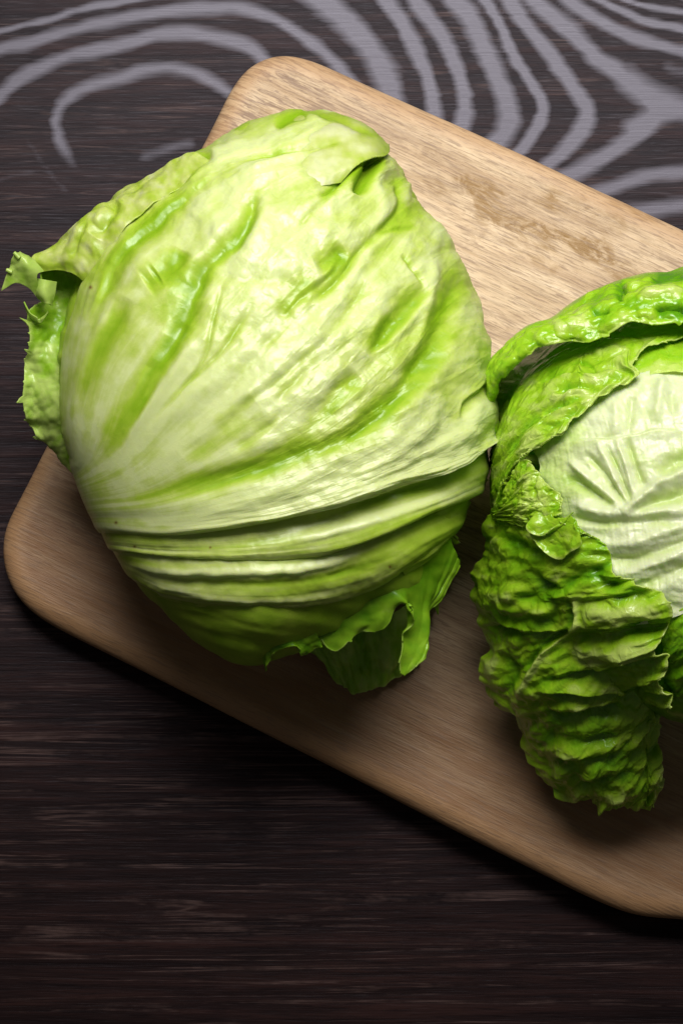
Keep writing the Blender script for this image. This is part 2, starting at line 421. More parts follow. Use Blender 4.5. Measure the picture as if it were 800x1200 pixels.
SHADE = sm(-.005, .085, (at(620,950,BT)[0]*sa+at(620,950,BT)[1]*ca)-yl+.09)  # painted shade: board browned towards its lower edge, standing in for light falloff
RIM = np.zeros(V.shape[:2]); RIM[:, :16] = 1; RIM[:, 14] = .8; RIM[:, 15] = .5
FIG = sm(.25, .8, fbm(xl*30, yl*45, 12)*.9+.35*np.exp(-((yl-(at(620,262,BT)[0]*sa+at(620,262,BT)[1]*ca))/.018)**2))
m, nt, N, L, b, out = newmat('pale_mango_wood')
gv = N('ShaderNodeAttribute', attribute_name='flow').outputs['Vector']
g1 = noise(N, L, mapping(N, L, gv, (12, 105, 9)), 1, 7, .7, .8)
g2 = noise(N, L, mapping(N, L, gv, (45, 620, 30)), 1, 5, .7, .4)
fl = noise(N, L, mapping(N, L, gv, (95, 480, 30)), 1, 6, .7, .7)
cl = noise(N, L, mapping(N, L, gv, (70, 150, 30)), 1, 6, .68, 2.2)
big = noise(N, L, mapping(N, L, gv, (6, 16, 6)), 1, 2, .5)
A = lambda nme: N('ShaderNodeAttribute', attribute_name=nme).outputs['Fac']
bc = ramp(N, L, g1, [(.25, (.33, .21, .11)), (.43, (.48, .345, .205)), (.58, (.60, .455, .285)), (.75, (.70, .56, .385))])
def mix(f, a, bcol, mode='MIX'):
    n = N('ShaderNodeMixRGB', blend_type=mode)
    if isinstance(f, float): n.inputs[0].default_value = f
    else: L(f, n.inputs[0])
    L(a, n.inputs[1])
    if isinstance(bcol, tuple): n.inputs[2].default_value = (*bcol, 1)
    else: L(bcol, n.inputs[2])
    return n.outputs[0]
bc = mix(.55, bc, ramp(N, L, g2, [(.38, (.50, .44, .40)), (.48, (.95, .94, .93)), (.62, (1.1, 1.08, 1.06))]), 'MULTIPLY')
bc = mix(.5, bc, ramp(N, L, big, [(.3, (.80, .72, .68)), (.7, (1.1, 1.08, 1.05))]), 'MULTIPLY')
bc = mix(math_(N, L, 'MULTIPLY', ramp(N, L, cl, [(.46, (0,)), (.60, (1,))]), math_(N, L, 'MULTIPLY', A('figure'), .55)), bc, (.30, .19, .10))
bc = mix(math_(N, L, 'MULTIPLY', math_(N, L, 'MULTIPLY', ramp(N, L, A('knot'), [(.02, (0,)), (.38, (1,))]), ramp(N, L, cl, [(.40, (.30,)), (.56, (1,))])), 1.0), bc, (.26, .145, .045))
bc = mix(math_(N, L, 'MULTIPLY', ramp(N, L, math_(N, L, 'MULTIPLY_ADD', cl, .9, A('knot')), [(1.1, (0,)), (1.5, (1,))]), .8), bc, (.17, .105, .055))
bc = mix(math_(N, L, 'MULTIPLY', ramp(N, L, fl, [(.43, (1,)), (.51, (0,))]), math_(N, L, 'MULTIPLY', A('end_figure'), .75)), bc, (.17, .095, .06))
bc = mix(math_(N, L, 'MULTIPLY', A('painted_shade'), ramp(N, L, g1, [(.3, (1,)), (.7, (.72,))])), bc, (.225, .110, .045))  # falloff shade put into the wood colour as brown, streaked by the grain
bc = mix(math_(N, L, 'MULTIPLY', A('rim'), .5), bc, (.40, .23, .11))
L(bc, b.inputs['Base Color']); b.inputs['Specular IOR Level'].default_value = .35
L(math_(N, L, 'MULTIPLY_ADD', g2, .2, .42), b.inputs['Roughness'])
po = noise(N, L, mapping(N, L, gv, (120, 1500, 60)), 1, 3, .6, .2)
bc = mix(math_(N, L, 'MULTIPLY', ramp(N, L, po, [(.40, (1,)), (.46, (0,))]), .55), bc, (.20, .12, .07))
L(bc, b.inputs['Base Color'])
bp = N('ShaderNodeBump'); bp.inputs['Strength'].default_value = .4; bp.inputs['Distance'].default_value = .0006
L(math_(N, L, 'ADD', po, math_(N, L, 'ADD', g2, g1)), bp.inputs['Height']); L(bp.outputs[0], b.inputs['Normal'])
M_board = m
bd = mesh('cutting_board', V, gridF(n_, k_, True), M_board, None, {'knot': KN, 'end_figure': END, 'rim': RIM, 'painted_shade': SHADE, 'figure': FIG},
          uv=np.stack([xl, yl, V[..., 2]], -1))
bd['label'] = 'pale rounded wooden cutting board lying askew on the dark table'; bd['category'] = 'cutting board'

# ------------------------------------------------------------------ lettuce 1 (left, pale)
h1 = Head((320, 455), [(345,130),(372,134),(400,142),(428,150),(446,160),(450,176),(458,190),(474,200),(484,222),(494,246),(514,266),(528,292),(538,318),(553,340),(560,362),(569,420),(575,480),(570,550),(545,600),(528,640),(490,700),
     (430,728),(360,764),(290,784),(230,757),(174,705),(131,649),(104,600),(85,550),(70,510),(66,460),(68,400),(80,340),(112,262),(180,207),(240,167),(290,142)],
     .064, BT+.061)
L1 = thing('lettuce_head', 'pale green iceberg lettuce with tightly wrapped leaves on the left of the board', 'lettuce', at(320, 455, BT))
def body(head, parent, mat, tbase, seed, name='inner_head', label=None, inset=4):
    X, Y, z, TH, PH = head.closed(420, 240)
    P = at(X, Y, z); Pn = P-at(head.c[0], head.c[1], head.zc); Pn /= np.linalg.norm(Pn, axis=-1, keepdims=True)
    X2 = X+.0; n = 4*fbm(TH*3.5, PH*1.2, seed, 3)*np.sin(PH)+.5*fbm(X/24, Y/24, seed+2, 2)+2.5*fbm((Y-.25*X)/22, X/160, seed+6, 3)*np.sin(PH)
    ins = inset+26*sm(1.45, 1.0, PH)*(1-sm(head.c[1]+190, head.c[1]+240, Y))
    P = P+Pn*((n-ins)*PX)[..., None]; P[..., 2] = np.maximum(P[..., 2], BT+.0004)
    T = np.clip(tbase+.25*fbm(TH*5, PH*2, seed+4, 3), 0, 1)
    o = mesh(name, P, gridF(420, 240, True), mat, parent, {'tint': T})
    if label: o['label'] = label
    return o
body(h1, L1, M_under, .72, 2)

A_c = [
 [(102,594),(75,522),(69,495),(68,460),(73,400),(84,362),(95,330),(115,285),(140,255),(165,228),(205,197),(250,162),(300,136),(345,118)],
 [(104,596),(92,540),(92,480),(104,420),(122,350),(150,290),(190,245),(224,222),(256,203),(296,186),(340,174),(390,150),(430,132)],
 [(106,598),(110,530),(135,450),(170,390),(215,330),(256,275),(296,228),(350,198),(400,185),(440,172),(470,165)],
 [(108,600),(140,530),(190,450),(240,390),(300,320),(360,262),(410,228),(450,202),(492,196)],
 [(110,603),(160,545),(230,480),(300,410),(360,350),(410,300),(450,258),(482,228),(520,225)],
 [(111,606),(170,565),(260,510),(340,450),(410,385),(460,330),(505,285),(545,272)],
 [(112,609),(180,580),(280,540),(370,490),(440,430),(490,380),(535,335),(580,325)],
 [(112,612),(190,592),(290,562),(380,525),(455,475),(510,425),(555,390),(598,385)],
 [(112,615),(200,605),(300,585),(390,555),(470,520),(530,480),(568,450),(605,440)],
 [(113,618),(200,617),(300,603),(380,582),(455,555),(520,532),(560,512),(582,498),(602,490)],
 [(113,621),(200,624),(300,611),(380,593),(457,569),(515,550),(552,532),(577,512),(592,500)],
 [(114,625),(200,629),(300,616),(375,601),(457,578),(510,561),(544,546),(575,520),(588,508)]]
A_h = [-2, 3, 3, 3, 3, 3, 3, 3.5, 5, 9, 11, -7]
A_s = [(80,543),(84,549),(88,556),(92,563),(96,572),(99,582),(102,591),(105,600),(107,607),(110,613),(113,619),(117,625)]
A_c = [[(sx_, sy_)]+c[1:] for (sx_, sy_), c in zip(A_s, A_c)]
A_c = [[(A_s[i][0]-30, A_s[i][1]+12, h*.3)]+[(x, y, h*min(1, (k+.6)/2.2)*(1 if i < 8 else .3+.7*min(1, max(0, (x-140)/280)))) for k, (x, y) in enumerate(c)] for i, (c, h) in enumerate(zip(A_c, A_h))]
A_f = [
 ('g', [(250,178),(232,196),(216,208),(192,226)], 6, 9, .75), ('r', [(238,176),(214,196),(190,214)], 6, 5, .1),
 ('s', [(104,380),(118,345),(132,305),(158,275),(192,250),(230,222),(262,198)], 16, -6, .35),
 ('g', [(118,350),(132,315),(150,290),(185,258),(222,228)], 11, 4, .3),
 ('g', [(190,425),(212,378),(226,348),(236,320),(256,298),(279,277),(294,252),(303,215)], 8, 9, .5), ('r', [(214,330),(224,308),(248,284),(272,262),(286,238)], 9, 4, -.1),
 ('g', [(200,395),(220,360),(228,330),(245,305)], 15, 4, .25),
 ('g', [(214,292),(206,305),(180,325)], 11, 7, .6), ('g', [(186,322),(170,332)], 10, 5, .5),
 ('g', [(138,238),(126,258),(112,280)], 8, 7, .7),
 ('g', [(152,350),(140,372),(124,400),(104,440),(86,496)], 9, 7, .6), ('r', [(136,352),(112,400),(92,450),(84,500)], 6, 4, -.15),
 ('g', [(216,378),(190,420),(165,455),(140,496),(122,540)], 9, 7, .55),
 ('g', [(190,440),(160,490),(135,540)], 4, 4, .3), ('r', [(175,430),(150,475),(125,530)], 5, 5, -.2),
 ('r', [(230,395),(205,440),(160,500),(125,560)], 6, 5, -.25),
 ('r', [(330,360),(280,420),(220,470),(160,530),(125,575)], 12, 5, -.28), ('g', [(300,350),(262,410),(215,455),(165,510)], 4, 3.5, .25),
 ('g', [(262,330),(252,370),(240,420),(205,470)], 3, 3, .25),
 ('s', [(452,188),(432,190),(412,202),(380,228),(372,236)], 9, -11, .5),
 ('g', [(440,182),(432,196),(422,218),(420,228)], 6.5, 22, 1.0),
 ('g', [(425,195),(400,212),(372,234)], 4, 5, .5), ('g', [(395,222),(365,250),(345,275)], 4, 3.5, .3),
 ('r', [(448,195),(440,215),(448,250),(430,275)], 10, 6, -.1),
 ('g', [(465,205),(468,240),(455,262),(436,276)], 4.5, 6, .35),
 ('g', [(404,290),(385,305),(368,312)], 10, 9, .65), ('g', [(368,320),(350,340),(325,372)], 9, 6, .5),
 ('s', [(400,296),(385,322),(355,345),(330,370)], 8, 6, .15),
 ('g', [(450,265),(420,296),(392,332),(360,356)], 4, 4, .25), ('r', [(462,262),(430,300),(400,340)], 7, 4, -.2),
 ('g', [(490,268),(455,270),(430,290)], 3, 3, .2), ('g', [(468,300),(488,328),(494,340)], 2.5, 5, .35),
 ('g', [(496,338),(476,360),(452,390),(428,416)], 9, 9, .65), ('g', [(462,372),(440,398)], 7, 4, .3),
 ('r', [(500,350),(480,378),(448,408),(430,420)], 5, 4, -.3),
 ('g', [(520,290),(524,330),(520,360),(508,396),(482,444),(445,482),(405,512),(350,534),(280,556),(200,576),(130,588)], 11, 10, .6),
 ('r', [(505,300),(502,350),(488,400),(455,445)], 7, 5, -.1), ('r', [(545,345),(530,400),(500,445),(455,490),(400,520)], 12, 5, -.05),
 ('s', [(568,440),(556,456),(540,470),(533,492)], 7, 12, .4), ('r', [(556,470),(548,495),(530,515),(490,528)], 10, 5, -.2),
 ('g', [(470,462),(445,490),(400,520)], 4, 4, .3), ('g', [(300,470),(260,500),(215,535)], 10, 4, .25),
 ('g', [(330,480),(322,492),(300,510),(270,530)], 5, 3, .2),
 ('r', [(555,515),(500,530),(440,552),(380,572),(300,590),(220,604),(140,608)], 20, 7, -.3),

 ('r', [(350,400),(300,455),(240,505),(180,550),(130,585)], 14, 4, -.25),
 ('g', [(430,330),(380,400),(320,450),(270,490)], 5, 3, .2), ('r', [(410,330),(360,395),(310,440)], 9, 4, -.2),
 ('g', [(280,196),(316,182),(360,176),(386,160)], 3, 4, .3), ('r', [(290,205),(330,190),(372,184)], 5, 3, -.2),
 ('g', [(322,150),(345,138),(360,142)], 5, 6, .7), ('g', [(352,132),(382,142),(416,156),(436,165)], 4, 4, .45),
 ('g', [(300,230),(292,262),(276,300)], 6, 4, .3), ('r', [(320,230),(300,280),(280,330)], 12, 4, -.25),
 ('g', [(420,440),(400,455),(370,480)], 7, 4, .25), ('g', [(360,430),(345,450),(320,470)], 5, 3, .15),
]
def veins(fan, SV):
    n = perlin(fan/30, SV/330, 25); n2 = perlin(fan/17+SV/95, SV/300, 26); n3 = perlin(fan/17-SV/95, SV/300, 27)
    return np.exp(-(n/.035)**2)+.7*np.exp(-(n2/.035)**2)*sm(90, 260, SV)+.7*np.exp(-(n3/.035)**2)*sm(90, 260, SV)
def A_disp(U, V, X, Y, SU, SV):
    fan = U*520
    f = sm(0.14, .75, V)
    d = 3.2*fbm(fan/40, SV/210, 1, 3, .42)*f                   # long ribs along the flow
    d += .15*fbm(fan/9, SV/110, 6, 3)*f
    d += 3.4*fbm(X/46, Y/42, 11, 3)*sm(.25, .6, V)
    n = np.abs(fbm(X/16, Y/16, 15, 3)); d -= .5*sm(.25, 0, n)*sm(.3, .7, V)*.6   # pucker lines
    d += 5.5*fbm(U*7, V*1.8, 21, 2)*f
    d += 4.0*fbm(fan/46, SV/90, 28, 3)*f
    vn = veins(fan, SV)
    d += .4*vn*f
    return d
def A_tint(U, V, X, Y, h):
    fan = U*520
    t = .26+.27*fbm(fan/26, V*3.2, 31, 4, .55)+.16*fbm(X/28, Y/28, 33, 3)
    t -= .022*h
    t -= .08*veins(fan, V*560)
    t += .20*sm(.75, 1.0, V)-.10*sm(.3, .0, V)
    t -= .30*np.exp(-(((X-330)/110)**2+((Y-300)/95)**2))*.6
    return t
A_f = [(k, p, w*1.2 if (k == 'g' and w > 5 and d_ < 15) else w, d_*.8 if d_ > 0 and d_ < 15 else d_, t) for k, p, w, d_, t in A_f]
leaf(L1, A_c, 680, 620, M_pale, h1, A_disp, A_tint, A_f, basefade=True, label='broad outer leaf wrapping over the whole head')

# folded flap near the top, with the dark gap beneath its lip
leaf(L1, [[(338,134,-5),(362,131,3),(400,139,7),(446,160,3)],[(334,150,-5),(365,150,4),(410,158,8),(450,174,7)],[(330,168,-5),(368,170,4),(412,176,10),(446,186,11)],
          [(326,192,-8),(358,190,2),(396,190,8),(430,192,12)],[(330,208,-9),(356,206,-2),(384,203,4),(416,200,9)],[(336,222,-10),(356,219,-6),(378,216,-3),(400,212,-2)]],
     150, 170, M_pale, h1, lambda U, V, X, Y, SU, SV: 1.5*fbm(X/30, Y/24, 45, 3)*sm(0, .4, V), lambda U, V, X, Y, h: .30+.25*fbm(X/26, Y/20, 46, 3)+.35*sm(.8, 1, V)+.2*sm(.3, 0, U)-.1*sm(0, .3, V),
     [('g', [(352,132),(384,143),(416,157),(438,166)], 4, 3, .4), ('r', [(350,168),(390,160),(420,166)], 7, 3, -.2), ('g', [(340,182),(375,176),(400,172)], 3, 2, .2)], solid=.0005)
B_c = [
 [(112,612,-8),(200,615,-8),(300,600,-8),(380,582,-8),(460,560,-8),(520,542,-8),(562,520,-8),(585,505,-8)],
 [(113,630,-3),(200,636,-4),(300,630,-5),(375,614,-7),(450,592,-9),(510,573,-4),(552,553,0),(585,540,0)],
 [(114,638,0),(200,646,1),(300,642,3),(375,630,5),(440,610,6),(500,588,6),(550,567,5),(590,552,3)],
 [(114,643,0),(200,652,2),(300,652,5),(375,644,8),(440,625,9),(500,598,9),(553,576,7),(588,560,5)],
 [(114,648,-5),(200,657,-6),(300,660,-7),(375,656,-8),(420,642,-8),(460,626,-8),(510,604,-8),(545,594,-8),(565,578,-8),(580,566,-8)]]
C_c = [
 [(118,640,-12),(200,645,-12),(300,648,-12),(400,632,-12),(480,605,-12),(540,585,-12),(575,575,-12)],
 [(120,652,-3),(200,664,0),(300,664,0),(375,658,-2),(435,643,-4),(490,618,-4),(555,592,-4)],
 [(126,662,-1),(200,684,2),(300,690,4),(380,682,4),(450,660,4),(500,632,3),(560,602,0)],
 [(131,670,-1),(200,698,0),(300,708,2),(380,703,3),(450,680,3),(500,645,2),(558,612,0)],
 [(135,678,-7),(200,708,-8),(300,720,-9),(375,716,-9),(440,698,-9),(495,656,-9),(516,638,-9),(555,618,-9)]]
def band(seed, a=1.0):
    def f(U, V, X, Y, SU, SV):
        return a*sm(0, .25, V)*(2.0*fbm(U*4, V*2.5, seed, 2)+.12*fbm(U*16, V*4, seed+3, 2)+1.0*fbm(X/26, Y/26, seed+5, 3))
    return f
B_f = [('r', [(560,565),(500,586),(440,606),(380,622),(320,632)], 6, 3, -.45), ('g', [(550,548),(500,568),(450,586),(400,600)], 5, 3, .4)]
C_f = [('r', [(150,662),(200,671),(300,669),(370,663),(430,645)], 6, 5, -.65), ('g', [(200,683),(300,684),(380,676),(450,655)], 4, 2, .2),
       ('r', [(160,680),(240,700),(330,704),(400,698)], 5, 2, -.2), ('g', [(380,676),(440,664)], 3, 1, .1)]
B_c = [[(c[0][0]-34, c[0][1]+8, c[0][2])]+c for c in B_c]; C_c = [[(c[0][0]-34, c[0][1]+16, c[0][2])]+c for c in C_c]
xr = lambda x: .35+.65*min(1, max(0, (x-160)/260))
B_c = [[(x, y, h*xr(x)-2*(1-xr(x))) for x, y, h in c] for c in B_c]; C_c = [[(x, y, h*xr(x)-3*(1-xr(x))) for x, y, h in c] for c in C_c]
leaf(L1, B_c, 150, 520, M_pale, h1, band(41), lambda U, V, X, Y, h: .38+.25*fbm(U*7, V*3, 43, 3)+.15*sm(.5, 1, V)+.2*sm(.3, .0, U), B_f)
leaf(L1, C_c, 170, 520, M_pale, h1, band(51), lambda U, V, X, Y, h: .42+.25*fbm(U*7, V*3, 53, 3)+.30*sm(.55, 1, V), C_f)
# leaf tucked behind the lower right folds
leaf(L1, [[(455,655,-6),(490,630,-6),(520,600,-6),(550,585,-6)],[(470,668,-1),(505,645,0),(532,618,0),(556,592,0)],[(478,678,-6),(512,655,-5),(540,626,-5),(560,598,-5)]],
     60, 120, M_pale, h1, band(57, .7), lambda U, V, X, Y, h: .6+.2*fbm(U*7, V*3, 58, 3))

def ruff(seed, a=3.0, freq=1.0, edge='v'):
    def f(U, V, X, Y, SU, SV):
        e = V if edge == 'v' else U; s = SU if edge == 'v' else SV
        return a*(.35+e)*fbm(X/22*freq, Y/22*freq, seed, 3)+a*1.2*e**2*np.sin(s/9*freq+3*perlin(s/40, 0*s, seed))
    return f
ft = lambda a, b, s: (lambda U, V, X, Y, h: a+b*fbm(X/18, Y/18, s, 3)-.35*sm(.93, 1.0, V))
# left frill
leaf(L1, [[(115,350,262),(92,324,262),(68,317,250),(46,318,240),(34,310,235)],[(118,330,275),(97,308,272),(74,300,258),(54,300,245),(42,303,236)],
          [(130,295,285),(112,278,280),(92,270,265),(74,276,240),(64,286,210)],[(150,265,290),(130,252,280),(115,247,260),(104,252,235),(99,260,200)],
          [(190,232,290),(165,222,270),(146,224,245),(134,232,215),(130,240,180)],[(250,190,285),(225,180,262),(195,196,240),(180,206,215),(175,214,180)]],
     220, 160, M_pale, None, lambda U, V, X, Y, SU, SV: 4*fbm(SU/40, SV/45, 61, 3),
     lambda U, V, X, Y, h: .40+.3*fbm(X/16, Y/16, 63, 3)+.25*sm(.2, 0, U),
     [('g', [(140,236),(126,256),(112,278)], 7, 8, .4), ('g', [(104,258),(92,280),(85,300)], 3, 3, .2), ('r', [(128,240),(110,262)], 5, 3, -.2)], solid=.0005)
leaf(L1, [[(120,305,232),(95,308,214),(74,308,208),(56,310,215),(44,314,235)],[(116,328,232),(92,330,210),(70,332,200),(54,332,206),(43,334,228)],[(112,350,230),(90,352,205),(70,352,198),(56,352,205),(46,352,222)],
          [(108,372,230),(86,374,203),(66,374,197),(52,374,210),(34,366,232)],[(102,400,228),(80,400,208),(60,400,203),(44,398,210),(34,394,216)],
          [(95,440,225),(76,440,212),(58,440,206),(42,434,200),(31,426,205)],[(92,480,215),(72,478,205),(56,474,196),(40,468,190),(26,470,195)],
          [(90,520,190),(72,515,178),(58,508,170),(46,504,168),(36,500,172)],[(92,560,160),(80,548,150),(72,535,148),(66,524,150),(62,520,152)]],
     300, 140, M_frill, None, jag=(13, 9, .14), disp=ruff(65, 3.0, .8), tint=lambda U, V, X, Y, h: .45+.35*fbm(X/18, Y/18, 66, 3)-.4*sm(.45, .7, U)*sm(.0, .4, V)-.3*sm(.95, 1, V), solid=.0005)
# curled tips and spines of the frill
leaf(L1, [[(46,352,238),(34,338,252),(18,332,255),(2,341,245)],[(45,335,252),(34,326,262),(22,318,262),(8,322,254)],[(44,322,262),(36,314,270),(28,304,272),(18,298,268)],
          [(52,318,258),(46,310,262),(40,304,262),(34,301,258)]], 70, 50, M_frill, None, ruff(67, 1.2), ft(.15, .2, 68), jag=(5, 7, .2), solid=.0005)
leaf(L1, [[(44,326,250),(42,340,246),(48,352,240)],[(54,328,256),(52,342,254),(55,355,246)],[(66,330,246),(64,345,242),(60,358,238)]], 50, 50, M_frill, None, ruff(69, .8), ft(.1, .2, 70), solid=.0005)
leaf(L1, [[(28,354,238),(34,366,236),(44,372,232)],[(30,362,230),(38,374,226),(48,378,224)],[(36,378,222),(46,380,220),(58,366,232)]], 40, 40, M_frill, None, ruff(71, .8), ft(.2, .2, 72), solid=.0005)
def spike(parent, a, b, c, z, mat):
    """small three-sided leaf point: base corners a,b and tip c in pixels"""
    curves = [[(a[0], a[1], z), (c[0], c[1], z+4)], [((a[0]+b[0])/2, (a[1]+b[1])/2, z+5), (c[0], c[1], z+5)], [(b[0], b[1], z), (c[0], c[1], z+4)]]
    leaf(parent, curves, 9, 12, mat, None, None, lambda U, V, X, Y, h: .1+0*X, solid=.0006, name='leaf_tip')
for a, b, c, z in [((25,301),(22,304),(17,296),268), ((14,317),(15,321),(8,316),255)]:
    spike(L1, a, b, c, z, M_frill)
# bottom frills
lift = lambda cs, a, b: [[(x, y, z+a+(b-a)*k/(len(c)-1)) for k, (x, y, z) in enumerate(c)] for c in cs]
G_c = [[(340,725,110),(352,745,98),(362,745,98),(377,729,108)],[(350,722,112),(362,742,104),(370,750,104),(378,751,112)],[(365,718,114),(380,738,108),(388,752,106),(395,763,106)],
 [(390,712,116),(400,728,114),(408,736,116),(417,743,116)],[(415,704,120),(428,718,122),(440,728,124),(450,735,120)],[(435,694,124),(446,702,130),(455,708,132),(461,712,130)],
 [(450,685,126),(460,694,134),(468,702,136),(476,709,134)],[(462,676,126),(472,698,128),(480,712,128),(485,727,126)],[(470,668,124),(478,700,116),(477,725,110),(472,746,108)],
 [(478,664,120),(486,705,106),(480,745,94),(467,780,92)],[(484,660,118),(492,710,98),(487,755,86),(474,790,84)],[(490,654,116),(498,705,94),(500,740,86),(498,769,90)],
 [(498,646,112),(506,680,90),(503,705,80),(492,730,78)],[(508,636,108),(518,662,84),(520,682,72),(516,702,66)],[(524,620,104),(532,645,80),(536,658,66),(534,672,60)]]
G_c = lift(G_c, 140, 128)
leaf(L1, G_c, 330, 110, M_frill, None, disp=lambda U, V, X, Y, SU, SV: 1.6*fbm(X/24, Y/24, 73, 2)+1.8*V*V*np.sin(SU/8+3*perlin(SU/30, 0*SU, 74)), jag=(4, 8, .15), tint=lambda U, V, X, Y, h: .78+.2*fbm(X/18, Y/18, 74, 3)-.20*sm(.4, .9, V)-.3*sm(.96, 1, V), solid=.0005,
     label='dark frilled leaf margin curling out from under the head')
leaf(L1, [[(300,735,262),(304,755,250),(308,772,236),(312,787,222)],[(320,728,268),(318,744,262),(318,756,256),(320,766,250)],[(336,726,270),(338,742,262),(340,750,258),(342,757,256)],[(350,726,268),(352,744,258),(353,758,250),(354,768,240)],[(366,724,266),(370,740,258),(374,750,250),(378,758,244)]],
     160, 90, M_frill, None, jag=(4, 8, .2), disp=ruff(75, 2.0), tint=ft(.85, .25, 76), solid=.0005)
leaf(L1, [[(340,740,50),(365,765,40),(392,785,30)],[(370,740,60),(385,775,45),(400,803,25)],[(400,735,66),(410,775,50),(416,812,22)],[(430,730,66),(435,770,48),(438,806,24)],[(460,720,66),(465,760,46),(462,795,24)],[(490,700,60),(500,735,40),(498,772,22)]],
     150, 90, M_frill, None, lambda U, V, X, Y, SU, SV: 6*fbm(U*7, V*1.3, 77, 3)+2*fbm(X/14, Y/14, 89, 2), lambda U, V, X, Y, h: .45+.3*fbm(U*9, V*2, 78, 3)-.02*h-.3*sm(.95, 1, V), solid=.0005)
leaf(L1, [[(515,630,100),(528,640,80),(540,655,50)],[(500,650,90),(515,668,70),(522,690,40)],[(490,670,80),(505,695,60),(512,720,30)]], 80, 60, M_frill, None, ruff(79, 2.0), ft(.8, .2, 80), solid=.0005)

# ------------------------------------------------------------------ lettuce 2 (right, green outer leaves, white heart)
h2 = Head((800, 600), [(580,560),(592,475),(640,412),(720,375),(800,362),(900,380),(990,450),(1030,560),(1020,680),(960,790),(870,850),(800,850),(720,800),(650,740),(600,660)],
     .062, BT+.059)
L2 = thing('lettuce_head', 'lettuce with white heart showing between dark green crinkled outer leaves', 'lettuce', at(800, 600, BT))
body(h2, L2, M_green, .75, 12)
W_c = [[(620,520),(690,450),(760,425),(830,415),(920,420)],[(630,540),(690,498),(760,485),(830,482),(930,490)],[(636,570),(700,545),(760,532),(830,528),(930,540)],
       [(646,600),(720,600),(780,580),(840,560),(930,570)],[(655,640),(730,640),(800,620),(860,600),(940,610)],[(670,690),(750,685),(830,655),(880,640),(960,650)],[(680,740),(780,725),(850,695),(910,680),(970,690)]]
W_f = [('r', [(810,545),(778,566),(750,585),(727,598)], 8, 8, -.2), ('g', [(820,565),(785,585),(760,592),(735,602)], 8, 6, .55),
       ('r', [(729,597),(700,570),(664,536)], 6, 5, -.2), ('g', [(722,597),(690,572),(660,560)], 7, 5, .6), ('g', [(735,594),(712,560),(685,530)], 4, 4, .4),
       ('r', [(735,590),(716,552),(700,520)], 5, 4, -.2), ('r', [(745,585),(735,550),(722,515)], 4, 4, -.1), ('g', [(740,590),(726,556),(710,522)], 3, 3, .4), ('g', [(756,575),(745,545),(735,512)], 4, 3, .4),
       ('r', [(665,585),(700,598),(740,603),(810,600)], 9, 6, -.25), ('g', [(660,608),(720,612),(800,608)], 6, 4, .35),
       ('r', [(690,634),(740,636),(810,612)], 8, 4, -.15), ('g', [(700,656),(750,652),(810,632)], 6, 4, .35), ('r', [(716,674),(760,662),(820,640)], 7, 4, -.1),
       ('g', [(735,690),(780,675),(820,655)], 6, 3, .3), ('s', [(668,520),(700,516),(740,512),(766,504),(800,508)], 8, 7, .15), ('g', [(770,560),(800,540),(830,535)], 12, 5, .5),
       ('r', [(720,470),(722,495),(718,515)], 6, 3, -.1), ('g', [(740,465),(738,490),(735,510)], 5, 3, .25), ('r', [(776,440),(772,470),(768,495)], 7, 4, -.1), ('g', [(785,460),(790,490)], 5, 3, .25)]
W_f = [(k, p, w*.9, d*1.35, t) for k, p, w, d, t in W_f]
leaf(L2, W_c, 420, 380, M_white, h2, lambda U, V, X, Y, SU, SV: 2+3*fbm(X/50, Y/30, 81, 3)+.6*fbm(X/14, Y/10, 82, 3)+.8*np.abs(fbm(SV/9, U*5, 83, 2)),
     lambda U, V, X, Y, h: .03+.22*fbm(X/30, Y/20, 84, 4)+.5*sm(700, 650, X)+.25*sm(540, 440, Y)*sm(720, 670, X), W_f, label='smooth white leaf of the heart with fine ribs')

def crinkle(seed, big=6.0, blist=3.0, edge=6.0, cell=17.0, ew=.75, surf=True):
    def f(U, V, X, Y, SU, SV):
        if surf: X, Y = SV, SU
        wx = X+6*perlin(X/25, Y/25, seed); wy = Y+6*perlin(X/25, Y/25, seed+1)
        f1, f2 = worley(wx/(cell*1.5), wy/cell, seed)
        b = blist*(sm(0, .55, f2-f1)-.5)                       # blisters parted by sunk veins
        f1, f2 = worley(wx/(cell*.55), wy/(cell*.45), seed+3)
        b += blist*.35*(sm(0, .5, f2-f1)-.5)
        d = big*fbm(X/75, Y/34, seed+2, 3)
        e = sm(ew, 1, V)
        d += edge*e*(np.sin(SU/7.5+4*perlin(SU/30, 0*SU, seed+5))+.6*np.sin(SU/3.4+3*perlin(SU/12, 0*SU, seed+6)))
        return d+b
    return f
M_c = [[(592,430,2),(650,385,2),(740,365,4),(830,372,6),(850,395,8)],[(583,455,2),(640,410,3),(710,395,4),(770,400,6),(806,405,9)],[(580,480,3),(630,435,4),(690,416,5),(730,418,8),(758,421,11)],
       [(577,500,3),(620,460,5),(670,440,5),(715,440,8),(742,438,12)],[(575,520,3),(610,485,5),(655,465,7),(705,454,9),(750,450,12)],[(572,540,3),(605,505,6),(645,485,8),(685,473,10),(717,467,12)],
       [(570,560,3),(600,525,6),(630,505,8),(660,497,10),(685,492,12)],[(570,585,3),(592,550,6),(615,525,9),(640,518,11),(668,513,13)],[(571,610,3),(590,570,7),(605,545,9),(622,534,11),(642,527,13)],
       [(574,640,2),(588,600,6),(598,572,8),(606,556,10),(616,545,12)]]
